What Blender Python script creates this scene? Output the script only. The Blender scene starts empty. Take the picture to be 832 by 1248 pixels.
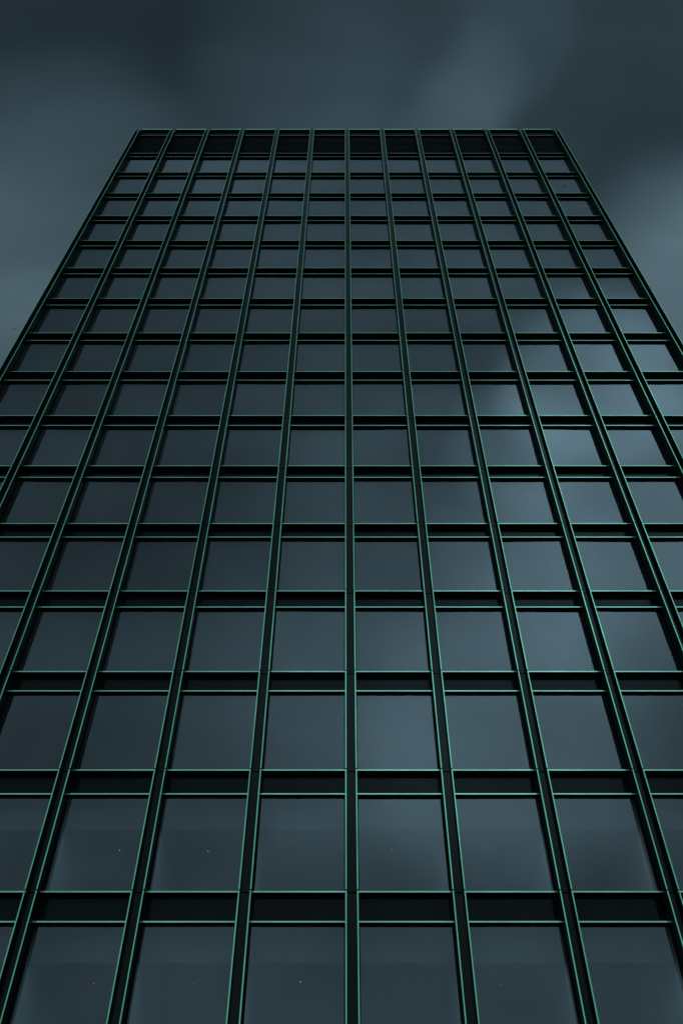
import bpy, bmesh, math, random
from mathutils import Vector, Euler
random.seed(7)
S = bpy.context.scene
COL = S.collection
R = math.radians

# ------------------------------------------------------------------ camera and measures
CAM_Z = 1.6
TH = R(46.0)
F_PX, IMG_W, IMG_H = 946.5, 832.0, 1248.0
PX0, PY0 = 420.0, 624.0                     # principal point of the photograph (slightly shifted lens)
D = 21.78                                   # metres from the camera to the front edge of the mullions
BAY = 2.87
X0 = 0.19                                   # central mullion
RAIL = 0.29                                 # set-back of the rails behind the mullion fronts
GLASS = 0.42
SPAN = 0.54                                 # set-back of the spandrel panels
HALF = 0.172                                # half width of a mullion

def view_dir(px, py):
    f = Vector((0, math.cos(TH), math.sin(TH))); u = Vector((0, -math.sin(TH), math.cos(TH)))
    return (f + Vector((1, 0, 0)) * ((px - PX0) / F_PX) + u * ((PY0 - py) / F_PX)).normalized()

def mirror_dir(px, py):
    d = view_dir(px, py)
    return Vector((d.x, -d.y, d.z))

# ------------------------------------------------------------------ materials
def new_mat(name):
    m = bpy.data.materials.new(name); m.use_nodes = True
    nt = m.node_tree
    for n in list(nt.nodes): nt.nodes.remove(n)
    out = nt.nodes.new('ShaderNodeOutputMaterial')
    return m, nt, out

def noise_node(nt, scale, detail=3, rough=0.55, stretch=None):
    tc = nt.nodes.new('ShaderNodeNewGeometry')
    src = tc.outputs['Position']
    if stretch:
        mp = nt.nodes.new('ShaderNodeVectorMath'); mp.operation = 'MULTIPLY'
        mp.inputs[1].default_value = stretch
        nt.links.new(src, mp.inputs[0]); src = mp.outputs[0]
    n = nt.nodes.new('ShaderNodeTexNoise')
    n.inputs['Scale'].default_value = scale; n.inputs['Detail'].default_value = detail; n.inputs['Roughness'].default_value = rough
    nt.links.new(src, n.inputs['Vector'])
    return n.outputs['Fac']

def map_range(nt, src, a, b, c, d):
    n = nt.nodes.new('ShaderNodeMapRange')
    for i, v in zip(('From Min', 'From Max', 'To Min', 'To Max'), (a, b, c, d)): n.inputs[i].default_value = v
    nt.links.new(src, n.inputs['Value']); return n.outputs['Result']

def paint(name, col, rough=0.4, metallic=0.0, spec=0.5, var=0.15, scale=1.5, stretch=None, rvar=0.08):
    m, nt, out = new_mat(name)
    b = nt.nodes.new('ShaderNodeBsdfPrincipled')
    b.inputs['Metallic'].default_value = metallic
    b.inputs['Specular IOR Level'].default_value = spec
    f = noise_node(nt, scale, 4, 0.6, stretch)
    mx = nt.nodes.new('ShaderNodeMix'); mx.data_type = 'RGBA'
    mx.inputs['A'].default_value = (*[c * (1 - var) for c in col], 1)
    mx.inputs['B'].default_value = (*[min(1, c * (1 + var)) for c in col], 1)
    nt.links.new(map_range(nt, f, 0.3, 0.7, 0, 1), mx.inputs['Factor'])
    nt.links.new(mx.outputs['Result'], b.inputs['Base Color'])
    f2 = noise_node(nt, scale * 2.3, 3, 0.5, stretch)
    nt.links.new(map_range(nt, f2, 0.3, 0.7, rough - rvar, rough + rvar), b.inputs['Roughness'])
    nt.links.new(b.outputs[0], out.inputs[0])
    return m

M_TRIM = paint('teal_anodised_metal', (0.20, 0.62, 0.38), 0.18, 0.48, 0.5, 0.22, 0.9, (1, 1, 0.35))
M_RAIL = paint('pale_teal_metal', (0.32, 0.66, 0.47), 0.15, 0.50, 0.5, 0.22, 0.9, (0.5, 1, 1))
M_DARK = paint('black_green_metal', (0.003, 0.009, 0.008), 0.34, 0.0, 0.05, 0.25, 0.8, (1, 1, 0.3))
M_WEB = paint('black_green_web', (0.002, 0.007, 0.006), 0.14, 0.0, 0.13, 0.25, 0.8, (1, 1, 0.3), 0.05)
M_FRAME = paint('black_gasket', (0.003, 0.004, 0.004), 0.5, 0.0, 0.04, 0.2, 2.0)
M_SPAN = paint('dark_spandrel_glass', (0.002, 0.006, 0.005), 0.12, 0.0, 0.10, 0.25, 0.5)
M_LOUVRE = paint('black_plant_screen', (0.004, 0.006, 0.006), 0.55, 0.0, 0.06, 0.2, 1.0)
M_BODY = paint('dark_building_body', (0.006, 0.008, 0.009), 0.6, 0.0, 0.1, 0.15, 0.3)
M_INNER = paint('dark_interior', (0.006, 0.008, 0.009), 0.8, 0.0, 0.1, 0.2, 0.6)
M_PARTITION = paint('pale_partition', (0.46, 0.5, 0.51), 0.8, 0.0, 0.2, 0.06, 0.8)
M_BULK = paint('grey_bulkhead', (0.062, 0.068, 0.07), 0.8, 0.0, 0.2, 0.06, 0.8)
M_BIRD = paint('dark_feathers', (0.012, 0.013, 0.015), 0.7, 0.0, 0.2, 0.4, 9.0)

def make_glass():
    m, nt, out = new_mat('tinted_solar_glass')
    fr = nt.nodes.new('ShaderNodeFresnel'); fr.inputs['IOR'].default_value = 1.62
    ml = nt.nodes.new('ShaderNodeMath'); ml.operation = 'MULTIPLY_ADD'
    ml.inputs[1].default_value = 1.30; ml.inputs[2].default_value = 0.0; ml.use_clamp = True
    nt.links.new(fr.outputs[0], ml.inputs[0])
    # faint film of dust and rain marks changes how much a pane mirrors
    dust = map_range(nt, noise_node(nt, 0.55, 5, 0.62, (1, 1, 0.5)), 0.3, 0.7, 0.95, 1.05)
    oi = nt.nodes.new('ShaderNodeObjectInfo')
    per = nt.nodes.new('ShaderNodeMath'); per.operation = 'MULTIPLY'      # each pane's coating differs a little
    nt.links.new(dust, per.inputs[0]); nt.links.new(map_range(nt, oi.outputs['Random'], 0, 1, 0.93, 1.07), per.inputs[1])
    dust = per.outputs[0]
    m2 = nt.nodes.new('ShaderNodeMath'); m2.operation = 'MULTIPLY'
    nt.links.new(ml.outputs[0], m2.inputs[0]); nt.links.new(dust, m2.inputs[1])
    geo = nt.nodes.new('ShaderNodeNewGeometry')     # only the outer skin carries the mirror coating
    m3 = nt.nodes.new('ShaderNodeMath'); m3.operation = 'MULTIPLY'; m3.use_clamp = True
    nt.links.new(m2.outputs[0], m3.inputs[0]); nt.links.new(map_range(nt, geo.outputs['Backfacing'], 0, 1, 1, 0), m3.inputs[1])
    gl = nt.nodes.new('ShaderNodeBsdfGlossy'); gl.inputs['Roughness'].default_value = 0.02
    gl.inputs['Color'].default_value = (0.84, 0.94, 1.0, 1)
    bump = nt.nodes.new('ShaderNodeBump'); bump.inputs['Strength'].default_value = 0.03; bump.inputs['Distance'].default_value = 0.02
    nt.links.new(noise_node(nt, 0.5, 1, 0.4), bump.inputs['Height'])
    nt.links.new(bump.outputs[0], gl.inputs['Normal'])
    tr = nt.nodes.new('ShaderNodeBsdfTransparent'); tr.inputs['Color'].default_value = (0.86, 0.91, 0.92, 1)
    mix = nt.nodes.new('ShaderNodeMixShader')
    nt.links.new(m3.outputs[0], mix.inputs[0]); nt.links.new(tr.outputs[0], mix.inputs[1]); nt.links.new(gl.outputs[0], mix.inputs[2])
    nt.links.new(mix.outputs[0], out.inputs[0])
    return m
M_GLASS = make_glass()

def make_lamp_mat(st):
    m, nt, out = new_mat('lit_lamp')
    e = nt.nodes.new('ShaderNodeEmission'); e.inputs['Color'].default_value = (1, 0.93, 0.82, 1); e.inputs['Strength'].default_value = st
    nt.links.new(e.outputs[0], out.inputs[0]); return m
M_LAMP = [make_lamp_mat(x) for x in (0.27, 0.16, 0.09)]

def make_ground():
    m, nt, out = new_mat('grey_paving')
    b = nt.nodes.new('ShaderNodeBsdfPrincipled'); b.inputs['Roughness'].default_value = 0.75
    g = nt.nodes.new('ShaderNodeNewGeometry')
    br = nt.nodes.new('ShaderNodeTexBrick'); br.inputs['Scale'].default_value = 1.0
    br.inputs['Color1'].default_value = (0.10, 0.105, 0.11, 1); br.inputs['Color2'].default_value = (0.125, 0.13, 0.135, 1)
    br.inputs['Mortar'].default_value = (0.05, 0.05, 0.05, 1); br.inputs['Mortar Size'].default_value = 0.01
    br.inputs['Brick Width'].default_value = 0.9; br.inputs['Row Height'].default_value = 0.6
    nt.links.new(g.outputs['Position'], br.inputs['Vector'])
    nt.links.new(br.outputs['Color'], b.inputs['Base Color']); nt.links.new(b.outputs[0], out.inputs[0]); return m
M_GROUND = make_ground()

# ------------------------------------------------------------------ mesh helpers
def add_box(bm, x0, x1, y0, y1, z0, z1, mi=0):
    v = [bm.verts.new(p) for p in ((x0,y0,z0),(x1,y0,z0),(x1,y1,z0),(x0,y1,z0),(x0,y0,z1),(x1,y0,z1),(x1,y1,z1),(x0,y1,z1))]
    for q in ((3,2,1,0),(4,5,6,7),(0,1,5,4),(1,2,6,5),(2,3,7,6),(3,0,4,7)):
        f = bm.faces.new([v[i] for i in q]); f.material_index = mi

def mesh_of(bm, name, mats):
    me = bpy.data.meshes.new(name); bm.to_mesh(me); bm.free()
    for m in (mats if isinstance(mats, (list, tuple)) else [mats]): me.materials.append(m)
    return me

def obj(name, me, parent=None, loc=(0, 0, 0)):
    o = bpy.data.objects.new(name, me); COL.objects.link(o); o.location = loc
    if parent: o.parent = parent
    return o

def clone(o, parent, loc=None):
    c = o.copy(); COL.objects.link(c); c.parent = parent
    if loc is not None: c.location = loc
    for ch in list(o.children):
        k = ch.copy(); COL.objects.link(k); k.parent = c
    return c

# ------------------------------------------------------------------ heights (from the ground)
SILLS = [4.47, 8.01, 11.55, 15.11, 18.65, 22.19, 25.76, 29.38, 33.04, 36.72, 40.45, 44.18, 47.92, 51.70, 55.54, 59.43, 63.37]
SILLS = [z + CAM_Z for z in SILLS]          # centre of each sill line; row r of windows stands on SILLS[r]
HEAD_DROP = 0.76
TOP_RAIL = 67.43 + CAM_Z
COPING = 68.80 + CAM_Z
TOP = 68.05 + CAM_Z                       # mullion heads
NROW = len(SILLS) - 1                        # rows of windows; the black plant screen stands on the last sill
LINE = 0.019                                 # half height of the green lines
IN = BAY / 2 - HALF - 0.001                  # half of the clear width between mullions

def bay_x(b): return X0 + (b + 0.5) * BAY    # b = -6 .. 5

# ------------------------------------------------------------------ the tower
tower = bpy.data.objects.new('office_tower', None); COL.objects.link(tower)
tower.location = (X0, D, 0)
tower['label'] = 'tall dark glass office tower with thin green mullion and sill lines'
tower['category'] = 'office tower'
# everything below is in tower coordinates: x from the central mullion, y from the mullion fronts, z from the ground
XL, XR = -6 * BAY - 0.13, 6 * BAY + 0.13
DEPTH = 19.0
ROOM_D = 4.35
ROOM_TOP = SILLS[3] - 0.45                   # cellular offices behind the lowest rows

bm = bmesh.new()
add_box(bm, XL, XR, GLASS + ROOM_D + 0.45, DEPTH, 0, ROOM_TOP - 0.004)
add_box(bm, XL, XR, SPAN + 0.06, DEPTH, ROOM_TOP, TOP - 0.9)
add_box(bm, XL, XR, SPAN + 0.06, GLASS + ROOM_D + 0.446, 0, SILLS[0] - 0.3)
obj('wall', mesh_of(bm, 'wall', M_BODY), tower)
bm = bmesh.new()
add_box(bm, XL + 0.3, XR - 0.3, 1.2, DEPTH - 0.3, TOP - 0.9, TOP - 0.6)
obj('roof', mesh_of(bm, 'roof', M_BODY), tower)
bm = bmesh.new()                              # plain stone base below the first windows
add_box(bm, XL, XR, RAIL + 0.05, SPAN + 0.05, 0, SILLS[0] - HEAD_DROP)
obj('base_wall', mesh_of(bm, 'base_wall', M_SPAN), tower)

# mullions: a U-shaped channel of two side plates and a set-back web, in storey lengths with an open joint at each sill
def mullion_meshes():
    cuts = [0.0] + [CAM_Z + (z - CAM_Z) * D / (D + RAIL) + 0.045 for z in SILLS] + [TOP]
    bm, tr = bmesh.new(), bmesh.new()
    for a, b in zip(cuts[:-1], cuts[1:]):
        z0 = a + (0.018 if a else 0); z1 = b - 0.018 if b < TOP else b
        for s in (-1, 1):
            x0, x1 = sorted((s * (HALF - 0.032), s * HALF))
            add_box(bm, x0, x1, 0.010, SPAN + 0.1, z0, z1)
        add_box(bm, -(HALF - 0.034), HALF - 0.034, 0.20, 0.26, z0, z1, 1)
        if b == TOP:                                  # rear of the head closes against the coping
            for s in (-1, 1):
                x0, x1 = sorted((s * (HALF - 0.032), s * HALF))
                add_box(bm, x0, x1, RAIL - 0.045, SPAN + 0.1, TOP + 0.001, COPING + 0.03)
            add_box(bm, -(HALF - 0.034), HALF - 0.034, RAIL - 0.02, RAIL + 0.05, TOP + 0.001, COPING + 0.03, 1)
        add_box(tr, HALF - 0.032, HALF, -0.002, 0.010, z0, z1)
    return mesh_of(bm, 'mullion', [M_DARK, M_WEB]), mesh_of(tr, 'edge_trim', M_TRIM)
mm, tm = mullion_meshes()
mul = obj('mullion', mm, tower, (-6 * BAY, 0, 0))
t1 = obj('edge_trim', tm, mul); t2 = obj('edge_trim', tm, mul, (-(2 * HALF - 0.032), 0, 0))
for i in range(-5, 7): clone(mul, tower, (i * BAY, 0, 0))

# spandrel bands, one per storey, behind the mullions
for r, z in enumerate(SILLS):
    bm = bmesh.new(); add_box(bm, XL, XR, SPAN, SPAN + 0.055, z - HEAD_DROP - 0.02, z + 0.02)
    obj('spandrel', mesh_of(bm, 'spandrel', M_SPAN), tower)

# windows: dark frame > pane, sill, head rail
def window_shapes(r):
    z = SILLS[r]; h = SILLS[r + 1] - HEAD_DROP - z            # sill centre to head-line centre
    fr, pn, sl, hd, ln = (bmesh.new() for _ in range(5))
    return z, h
def add_frame(bm, h, x=0, z=0, mi=0):
    add_box(bm, x - IN, x - IN + 0.035, GLASS - 0.02, GLASS + 0.10, z + LINE + .001, z + h - LINE - .001, mi)
    add_box(bm, x + IN - 0.035, x + IN, GLASS - 0.02, GLASS + 0.10, z + LINE + .001, z + h - LINE - .001, mi)
    add_box(bm, x - IN + 0.035, x + IN - 0.035, GLASS - 0.04, GLASS + 0.10, z + h - 0.075, z + h - LINE - .001, mi)
    add_box(bm, x - IN + 0.035, x + IN - 0.035, GLASS - 0.02, GLASS + 0.10, z + LINE + .001, z + LINE + 0.03, mi)
def add_pane(bm, h, x=0, z=0, mi=0, tilt=(0, 0)):
    hw, z0, z1 = IN - 0.030, z + LINE + 0.022, z + h - 0.065
    zc = (z0 + z1) / 2
    v = []
    for y in (0, 0.018):
        for (sx, zz) in ((-hw, z0), (hw, z0), (hw, z1), (-hw, z1)):
            v.append(bm.verts.new((x + sx, GLASS + y + tilt[0] * (zz - zc) + tilt[1] * sx, zz)))
    for q in ((0, 1, 2, 3), (7, 6, 5, 4)):
        f = bm.faces.new([v[i] for i in q]); f.material_index = mi
    for q in ((1, 0, 4, 5), (2, 1, 5, 6), (3, 2, 6, 7), (0, 3, 7, 4)):
        g = bm.faces.new([v[i] for i in q]); g.material_index = 0 if mi else 1
def add_rail(bm, x=0, z=0, mi_line=0, mi_dark=1):
    add_box(bm, x - IN, x + IN, RAIL, RAIL + 0.012, z - LINE, z + LINE, mi_line)
    add_box(bm, x - IN, x + IN, RAIL + 0.012, SPAN - 0.003, z - LINE + 0.002, z + LINE - 0.002, mi_dark)

row_mesh = {}
def row_meshes(r):
    if r in row_mesh: return row_mesh[r]
    z = SILLS[r]; h = SILLS[r + 1] - HEAD_DROP - z
    bm = bmesh.new(); add_frame(bm, h); fm = mesh_of(bm, 'window', M_FRAME)
    bm = bmesh.new(); add_rail(bm); sm = mesh_of(bm, 'sill', [M_RAIL, M_DARK])
    bm = bmesh.new(); add_rail(bm, 0, h); hm = mesh_of(bm, 'head_rail', [M_RAIL, M_DARK])
    row_mesh[r] = (z, h, fm, sm, hm); return row_mesh[r]

def seen_area(r, b):
    """share of the picture a window of row r, bay b takes (0 outside the frame)"""
    zc = (SILLS[r] + SILLS[r + 1] - HEAD_DROP) / 2 - CAM_Z
    x = bay_x(b); n = 0
    h = SILLS[r + 1] - HEAD_DROP - SILLS[r]
    for i in range(6):
        for j in range(6):
            X = x + (i / 5 - .5) * 2.4; Z = zc + (j / 5 - .5) * h * .95; Y = D + GLASS
            dep = Y * math.cos(TH) + Z * math.sin(TH)
            px = PX0 + F_PX * X / dep; py = PY0 - F_PX * (Z * math.cos(TH) - Y * math.sin(TH)) / dep
            if 0 <= px <= IMG_W and 0 <= py <= IMG_H: n += 1
    dep = (D + GLASS) * math.cos(TH) + zc * math.sin(TH)
    return n / 36.0 / dep ** 3

cells = [(r, b) for r in range(NROW) for b in range(-6, 6)]
cells.sort(key=lambda c: -seen_area(*c))
single = set(cells[:100])
rest_bm = bmesh.new()
random.seed(11)
for r in range(NROW):
    for b in range(-6, 6):
        tilt = (random.gauss(0, 0.0028), random.gauss(0, 0.0028))
        x = (b + 0.5) * BAY
        z, h, fm, sm, hm = row_meshes(r)
        if (r, b) in single:
            w = obj('window', fm, tower, (x, 0, z))
            bm = bmesh.new(); add_pane(bm, h, tilt=tilt)
            obj('pane', mesh_of(bm, 'pane', [M_GLASS, M_FRAME]), w)
            obj('sill', sm, w); obj('head_rail', hm, w)
        else:
            add_frame(rest_bm, h, x, z, 0); add_pane(rest_bm, h, x, z, 1, tilt)
            add_rail(rest_bm, x, z, 2, 3); add_rail(rest_bm, x, z + h, 2, 3)
rest = obj('upper_windows', mesh_of(rest_bm, 'upper_windows', [M_FRAME, M_GLASS, M_RAIL, M_DARK]), tower)
rest['kind'] = 'stuff'
rest['label'] = 'rows of smaller windows high up towards the roof'

# head rail of the storey below the lowest row is out of view; the black plant screen under the roof edge
bm = bmesh.new(); zs = SILLS[-1]
add_box(bm, -IN, IN, RAIL + 0.16, RAIL + 0.22, LINE, COPING - zs - LINE)
for k in range(14):
    zz = LINE + 0.12 + k * (TOP_RAIL - zs - 0.3) / 14
    add_box(bm, -IN, IN, RAIL + 0.10, RAIL + 0.159, zz, zz + 0.10)
pm = mesh_of(bm, 'screen_panel', M_LOUVRE)
bm = bmesh.new(); add_rail(bm); s0 = mesh_of(bm, 'sill', [M_RAIL, M_DARK])
bm = bmesh.new(); add_rail(bm, 0, TOP_RAIL - zs); s1 = mesh_of(bm, 'head_rail', [M_RAIL, M_DARK])
bm = bmesh.new()
add_box(bm, -IN, IN, RAIL - 0.05, RAIL - 0.038, -0.10, 0.10, 0)
add_box(bm, -IN, IN, RAIL - 0.038, 1.1, -0.095, 0.095, 1)
cm = mesh_of(bm, 'coping', [M_RAIL, M_DARK])
panel = obj('screen_panel', pm, tower, (-5.5 * BAY, 0, zs)); obj('sill', s0, panel); obj('head_rail', s1, panel)
cop = obj('coping', cm, tower, (-5.5 * BAY, 0, COPING - 0.06))
for b in range(-5, 6):
    clone(panel, tower, ((b + .5) * BAY, 0, zs)); clone(cop, tower, ((b + .5) * BAY, 0, COPING - 0.06))

# cellular offices that show faintly through the lowest rows of glass
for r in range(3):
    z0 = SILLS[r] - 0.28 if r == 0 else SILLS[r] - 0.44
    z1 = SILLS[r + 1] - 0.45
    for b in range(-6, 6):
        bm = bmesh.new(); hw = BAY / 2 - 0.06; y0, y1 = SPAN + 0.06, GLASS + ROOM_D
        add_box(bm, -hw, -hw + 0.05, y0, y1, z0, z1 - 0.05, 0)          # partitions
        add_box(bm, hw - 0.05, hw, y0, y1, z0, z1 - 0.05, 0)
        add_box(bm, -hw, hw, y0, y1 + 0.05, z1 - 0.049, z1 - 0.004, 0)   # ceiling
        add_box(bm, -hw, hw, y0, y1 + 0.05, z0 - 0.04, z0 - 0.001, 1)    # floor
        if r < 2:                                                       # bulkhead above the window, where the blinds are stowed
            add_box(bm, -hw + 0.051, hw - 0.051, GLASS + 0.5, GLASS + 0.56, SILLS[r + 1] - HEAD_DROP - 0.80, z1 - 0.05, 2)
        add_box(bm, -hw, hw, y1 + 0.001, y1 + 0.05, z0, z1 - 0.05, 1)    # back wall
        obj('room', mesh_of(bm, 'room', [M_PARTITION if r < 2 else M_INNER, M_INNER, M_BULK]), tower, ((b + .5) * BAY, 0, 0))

# ------------------------------------------------------------------ small lit lamps in the offices
def lathe(bm, prof, n=12, z=0, mi=0):
    rings = []
    for (rad, zz) in prof:
        rings.append([bm.verts.new((rad * math.cos(2 * math.pi * i / n), rad * math.sin(2 * math.pi * i / n), z + zz)) for i in range(n)])
    for a, b in zip(rings[:-1], rings[1:]):
        for i in range(n):
            f = bm.faces.new((a[i], a[(i + 1) % n], b[(i + 1) % n], b[i])); f.material_index = mi
    bm.faces.new(rings[0][::-1]).material_index = mi; bm.faces.new(rings[-1]).material_index = mi
bm = bmesh.new(); lathe(bm, [(0.006, 0.03), (0.024, 0.028), (0.030, 0.0), (0.024, -0.012)]); shade_m = mesh_of(bm, 'lamp_shade', M_FRAME)
bulb_m = []
for lm in M_LAMP:
    bm = bmesh.new(); lathe(bm, [(0.006, -0.037), (0.015, -0.034), (0.020, -0.024), (0.020, -0.0125)]); bulb_m.append(mesh_of(bm, 'bulb', lm))
bm = bmesh.new(); lathe(bm, [(0.004, 0.031), (0.004, 1.0)], 6); cord_m = mesh_of(bm, 'cord', M_FRAME)
ROWS = ['lowest row', 'second lowest row']
lamps = [(1, -3, 'third window left of central mullion'), (1, -2, 'second window left of central mullion'),
         (1, 0, 'first window right of central mullion'), (1, 1, 'second window right of central mullion'),
         (0, -3, 'third window left of central mullion'), (0, -2, 'second window left of central mullion'),
         (0, -1, 'first window left of central mullion'), (0, 1, 'second window right of central mullion')]
BRIGHT = [0, 0, 1, 2, 1, 2, 0, 2]
for (r, b, where), br in zip(lamps, BRIGHT):
    zl = SILLS[r + 1] - HEAD_DROP - (0.62 if r else 0.80)
    e = bpy.data.objects.new('pendant_lamp', None); COL.objects.link(e)
    e.location = (bay_x(b) + random.uniform(-.22, .22), D + 2.7 + random.uniform(-.3, .3), zl)
    e['label'] = 'tiny lit lamp behind glass in %s, %s' % (ROWS[r], where)
    e['category'] = 'lamp'; e['group'] = 'small lamps glowing inside the offices'
    obj('lamp_shade', shade_m, e); obj('bulb', bulb_m[br], e)
    c = obj('cord', cord_m, e)
    c.scale.z = (SILLS[r + 1] - 0.50 - zl)

# ------------------------------------------------------------------ birds
def bird_mesh(name, span, flap):
    bm = bmesh.new(); n = 10
    prof = [(-0.50, 0.010, 0.0), (-0.36, 0.060, 0.0), (-0.12, 0.115, -0.01), (0.12, 0.125, -0.01), (0.28, 0.085, 0.01),
            (0.36, 0.062, 0.035), (0.44, 0.066, 0.05), (0.50, 0.040, 0.045), (0.58, 0.006, 0.035)]   # tail root .. breast, head, beak
    rings = []
    for (y, rad, zz) in prof:
        rings.append([bm.verts.new((rad * math.cos(2 * math.pi * i / n), y, zz + rad * 0.9 * math.sin(2 * math.pi * i / n))) for i in range(n)])
    for a, b in zip(rings[:-1], rings[1:]):
        for i in range(n): bm.faces.new((a[i], b[i], b[(i + 1) % n], a[(i + 1) % n]))
    bm.faces.new(rings[0]); bm.faces.new(rings[-1][::-1])
    # fan tail
    t = [bm.verts.new(p) for p in ((-0.05, -0.40, .012), (0.05, -0.40, .012), (0.13, -0.78, .0), (0, -0.82, .0), (-0.13, -0.78, .0),
                                   (-0.05, -0.40, -.012), (0.05, -0.40, -.012), (0.13, -0.78, -.01), (0, -0.82, -.01), (-0.13, -0.78, -.01))]
    bm.faces.new(t[0:5]); bm.faces.new(t[5:10][::-1])
    for i in range(5): bm.faces.new((t[i], t[i + 5], t[(i + 1) % 5 + 5], t[(i + 1) % 5]))
    # wings: chord sections from root to tip
    for s in (-1, 1):
        secs = [(0.06, 0.20, -0.16, 0.03), (0.35, 0.25, -0.14, 0.025), (0.62, 0.20, -0.20, 0.02), (0.85, 0.05, -0.26, 0.012), (1.0, -0.16, -0.30, 0.006)]
        rg = []
        for (k, le, te, th) in secs:
            x = s * k * span; z = 0.05 + flap * math.sin(k * 1.5) * span
            rg.append([bm.verts.new(p) for p in ((x, le, z), (x, (le + te) / 2, z + th), (x, te, z), (x, (le + te) / 2, z - th))])
        for a, b in zip(rg[:-1], rg[1:]):
            for i in range(4): bm.faces.new((a[i], b[i], b[(i + 1) % 4], a[(i + 1) % 4]))
        bm.faces.new(rg[0]); bm.faces.new(rg[-1][::-1])
    bmesh.ops.recalc_face_normals(bm, faces=bm.faces)
    for f in bm.faces: f.smooth = True
    return mesh_of(bm, name, M_BIRD)
def bird(px, py, dist, size, rot, flap, label, span=1.0):
    o = obj('bird', bird_mesh('bird', span, flap)); o.location = Vector((0, 0, CAM_Z)) + view_dir(px, py) * dist
    o.scale = (size, size, size); o.rotation_euler = rot
    o['label'] = label; o['category'] = 'bird'
bird(17.5, 401.5, 95, 0.2, (0.1, 0.2, 0.9), 0.25, 'tiny dark bird in the open sky left of the tower')
bird(686.5, 228, 52, 0.21, (R(50), R(20), R(-25)), 0.75, 'small dark bird flying in front of the top right windows', 0.8)

# ------------------------------------------------------------------ ground
bm = bmesh.new()
v = [bm.verts.new(p) for p in ((-4000, -4000, -0.004), (4000, -4000, -0.004), (4000, 4000, -0.004), (-4000, 4000, -0.004))]
bm.faces.new(v)
g = obj('ground', mesh_of(bm, 'ground', M_GROUND)); g['kind'] = 'structure'

# ------------------------------------------------------------------ sky: heavy clouds, bright behind the camera, dark over the tower
W = bpy.data.worlds.new('World'); S.world = W; W.use_nodes = True
nt = W.node_tree
for n in list(nt.nodes): nt.nodes.remove(n)
out = nt.nodes.new('ShaderNodeOutputWorld'); bg = nt.nodes.new('ShaderNodeBackground'); bg.inputs['Strength'].default_value = 0.1
nt.links.new(bg.outputs[0], out.inputs[0])
SUN_EL, SUN_AZ = R(32), R(250)              # sun hidden by cloud, behind the camera and to the left
sky = nt.nodes.new('ShaderNodeTexSky'); sky.sky_type = 'NISHITA'; sky.sun_disc = False
sky.sun_elevation = SUN_EL; sky.sun_rotation = SUN_AZ
tc = nt.nodes.new('ShaderNodeTexCoord')
def vmath(op, a, b=None):
    n = nt.nodes.new('ShaderNodeVectorMath'); n.operation = op
    for i, x in enumerate((a, b)):
        if x is None: continue
        if isinstance(x, (tuple, list, Vector)): n.inputs[i].default_value = tuple(x)
        else: nt.links.new(x, n.inputs[i])
    return n
def fmath(op, a, b=None, c=None, clamp=False):
    n = nt.nodes.new('ShaderNodeMath'); n.operation = op; n.use_clamp = clamp
    for i, x in enumerate((a, b, c)):
        if x is None: continue
        if isinstance(x, (int, float)): n.inputs[i].default_value = x
        else: nt.links.new(x, n.inputs[i])
    return n.outputs[0]
dirn = vmath('NORMALIZE', tc.outputs['Generated']).outputs[0]
def wnoise(scale, detail, rough, offset=(0, 0, 0), color=False, dist=0.0):
    n = nt.nodes.new('ShaderNodeTexNoise'); n.inputs['Scale'].default_value = scale
    n.inputs['Detail'].default_value = detail; n.inputs['Roughness'].default_value = rough; n.inputs['Distortion'].default_value = dist
    nt.links.new(vmath('ADD', dirn, offset).outputs[0], n.inputs['Vector'])
    return n.outputs['Color' if color else 'Fac']
# warped direction gives the cloud banks uneven outlines
warp = vmath('SUBTRACT', wnoise(2.6, 3, 0.5, (3.1, 1.7, 0.4), True), (0.5, 0.5, 0.5)).outputs[0]
sc = nt.nodes.new('ShaderNodeVectorMath'); sc.operation = 'SCALE'; sc.inputs['Scale'].default_value = 0.10
nt.links.new(warp, sc.inputs[0])
wd = vmath('NORMALIZE', vmath('ADD', dirn, sc.outputs[0]).outputs[0]).outputs[0]
# base brightness by angle from the clear band low behind the camera
u = vmath('DOT_PRODUCT', dirn, Vector((0, -0.985, 0.173))).outputs['Value']
ramp = nt.nodes.new('ShaderNodeValToRGB'); ramp.color_ramp.interpolation = 'EASE'
BASE = [(-1.0, 0.030), (-0.30, 0.036), (0.05, 0.046), (0.25, 0.115), (0.50, 0.255), (0.80, 0.50), (1.0, 0.88)]
els = ramp.color_ramp.elements
for i, (p, vv) in enumerate(BASE):
    e = els[i] if i < 2 else els.new((p + 1) / 2)
    e.position = (p + 1) / 2; e.color = (vv, vv, vv, 1)
nt.links.new(fmath('MULTIPLY_ADD', u, 0.5, 0.5), ramp.inputs['Fac'])
base = ramp.outputs['Color']
b1 = nt.nodes.new('ShaderNodeRGBToBW'); nt.links.new(base, b1.inputs[0]); val = b1.outputs[0]
gain = None
def bank(direction, radius_deg, g):
    """a lighter (g > 0) or darker (g < 0) cloud bank"""
    global gain
    d = vmath('DOT_PRODUCT', wd, direction).outputs['Value']
    mr = nt.nodes.new('ShaderNodeMapRange'); mr.interpolation_type = 'SMOOTHERSTEP'
    mr.inputs['From Min'].default_value = math.cos(R(radius_deg)); mr.inputs['From Max'].default_value = 1.0
    mr.inputs['To Min'].default_value = 0; mr.inputs['To Max'].default_value = 1.0
    nt.links.new(d, mr.inputs['Value'])
    soft = fmath('MULTIPLY', fmath('POWER', mr.outputs[0], 1.4), g)
    gain = soft if gain is None else fmath('ADD', gain, soft)
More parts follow.
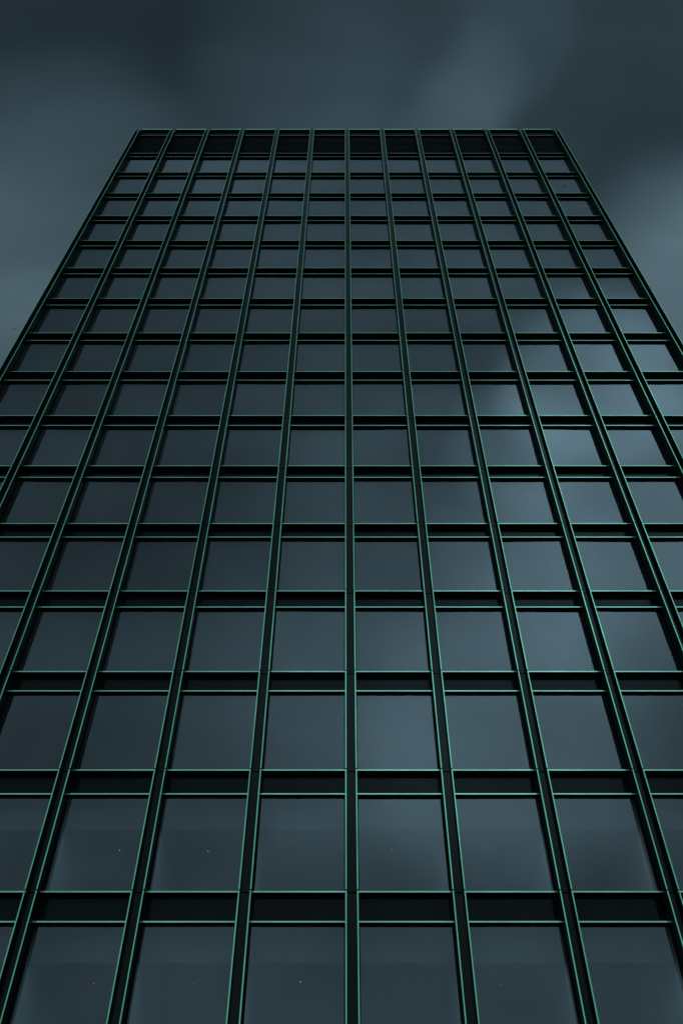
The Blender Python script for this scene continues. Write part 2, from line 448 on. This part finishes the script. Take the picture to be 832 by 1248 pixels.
# open sky beside and above the tower
bank(view_dir(-10, 440), 18, 1.4)
bank(view_dir(80, 270), 13, 1.05)
bank(view_dir(548, 150), 5, 0.5)
bank(view_dir(574, 112), 5, 0.42)
bank(view_dir(622, 45), 6, 0.3)
bank(view_dir(360, 130), 10, 0.35)
bank(view_dir(850, 370), 12, 2.2)
bank(view_dir(860, 420), 15, 0.9)
bank(view_dir(0, 0), 26, -0.45)
bank(view_dir(790, 70), 14, -0.15)
# sky behind the camera, as the glass mirrors it
bank(mirror_dir(725, 475), 8, 1.8)
bank(mirror_dir(640, 550), 7, 0.85)
bank(mirror_dir(530, 470), 9, -0.15)
bank(mirror_dir(800, 650), 15, 1.4)
bank(mirror_dir(650, 710), 10, 0.7)
bank(mirror_dir(860, 440), 8, 1.1)
bank(mirror_dir(620, 880), 14, 0.85)
bank(mirror_dir(430, 880), 12, 0.15)
bank(mirror_dir(470, 630), 12, 0.3)
bank(mirror_dir(60, 480), 24, -0.4)
bank(mirror_dir(120, 1150), 22, -0.35)
bank(mirror_dir(620, 1180), 18, -0.3)
n1 = wnoise(3.4, 5, 0.55, (7.3, 2.2, 4.1), False, 0.6)
gain = fmath('ADD', gain, fmath('MULTIPLY_ADD', n1, 0.45, 0.74))
# finer wisps drawn out along the wind
n = nt.nodes.new('ShaderNodeTexNoise'); n.inputs['Scale'].default_value = 4.0; n.inputs['Detail'].default_value = 3; n.inputs['Roughness'].default_value = 0.55
mp = nt.nodes.new('ShaderNodeMapping'); mp.inputs['Rotation'].default_value = (0.0, 0.0, R(52)); mp.inputs['Scale'].default_value = (0.7, 2.2, 1.2)
nt.links.new(wd, mp.inputs['Vector']); nt.links.new(mp.outputs[0], n.inputs['Vector'])
gain = fmath('MULTIPLY', gain, fmath('MULTIPLY_ADD', n.outputs['Fac'], 0.8, 0.60))
val = fmath('MULTIPLY', val, fmath('MAXIMUM', gain, 0.25))
tint = nt.nodes.new('ShaderNodeMix'); tint.data_type = 'RGBA'
tint.inputs['A'].default_value = (0.55, 1.0, 1.26, 1); tint.inputs['B'].default_value = (0.66, 1.0, 1.18, 1)
nt.links.new(fmath('MULTIPLY', val, 5.0, clamp=True), tint.inputs['Factor'])
cl = vmath('SCALE', tint.outputs['Result']); nt.links.new(fmath('MULTIPLY', val, 10.0), cl.inputs['Scale'])
mx = nt.nodes.new('ShaderNodeMix'); mx.data_type = 'RGBA'; mx.inputs['Factor'].default_value = 0.97
nt.links.new(sky.outputs[0], mx.inputs['A']); nt.links.new(cl.outputs[0], mx.inputs['B'])
nt.links.new(mx.outputs['Result'], bg.inputs['Color'])

# overcast sun: weak and very soft
sl = bpy.data.lights.new('sun', 'SUN'); sl.energy = 0.5; sl.angle = R(25); sl.color = (1, 0.96, 0.9)
so = bpy.data.objects.new('sun', sl); COL.objects.link(so); so.location = (0, 0, 120)
sd = Vector((math.sin(SUN_AZ) * math.cos(SUN_EL), math.cos(SUN_AZ) * math.cos(SUN_EL), math.sin(SUN_EL)))
so.rotation_euler = (-sd).to_track_quat('-Z', 'Y').to_euler()

# ------------------------------------------------------------------ camera
cd = bpy.data.cameras.new('camera'); cam = bpy.data.objects.new('camera', cd); COL.objects.link(cam)
cam.location = (0, 0, CAM_Z); cam.rotation_euler = (R(90) + TH, 0, 0)
cd.sensor_fit = 'VERTICAL'; cd.sensor_height = 36; cd.lens = F_PX / IMG_H * 36
cd.shift_x = -(PX0 - IMG_W / 2) / IMG_H
cd.clip_end = 10000; S.camera = cam

S.view_settings.view_transform = 'Standard'; S.view_settings.look = 'None'
S.view_settings.exposure = 0.0; S.view_settings.gamma = 1.0; S.view_settings.use_curve_mapping = False
S.cycles.max_bounces = 8; S.cycles.transparent_max_bounces = 12; S.cycles.use_denoising = True
S.cycles.sample_clamp_indirect = 3.0
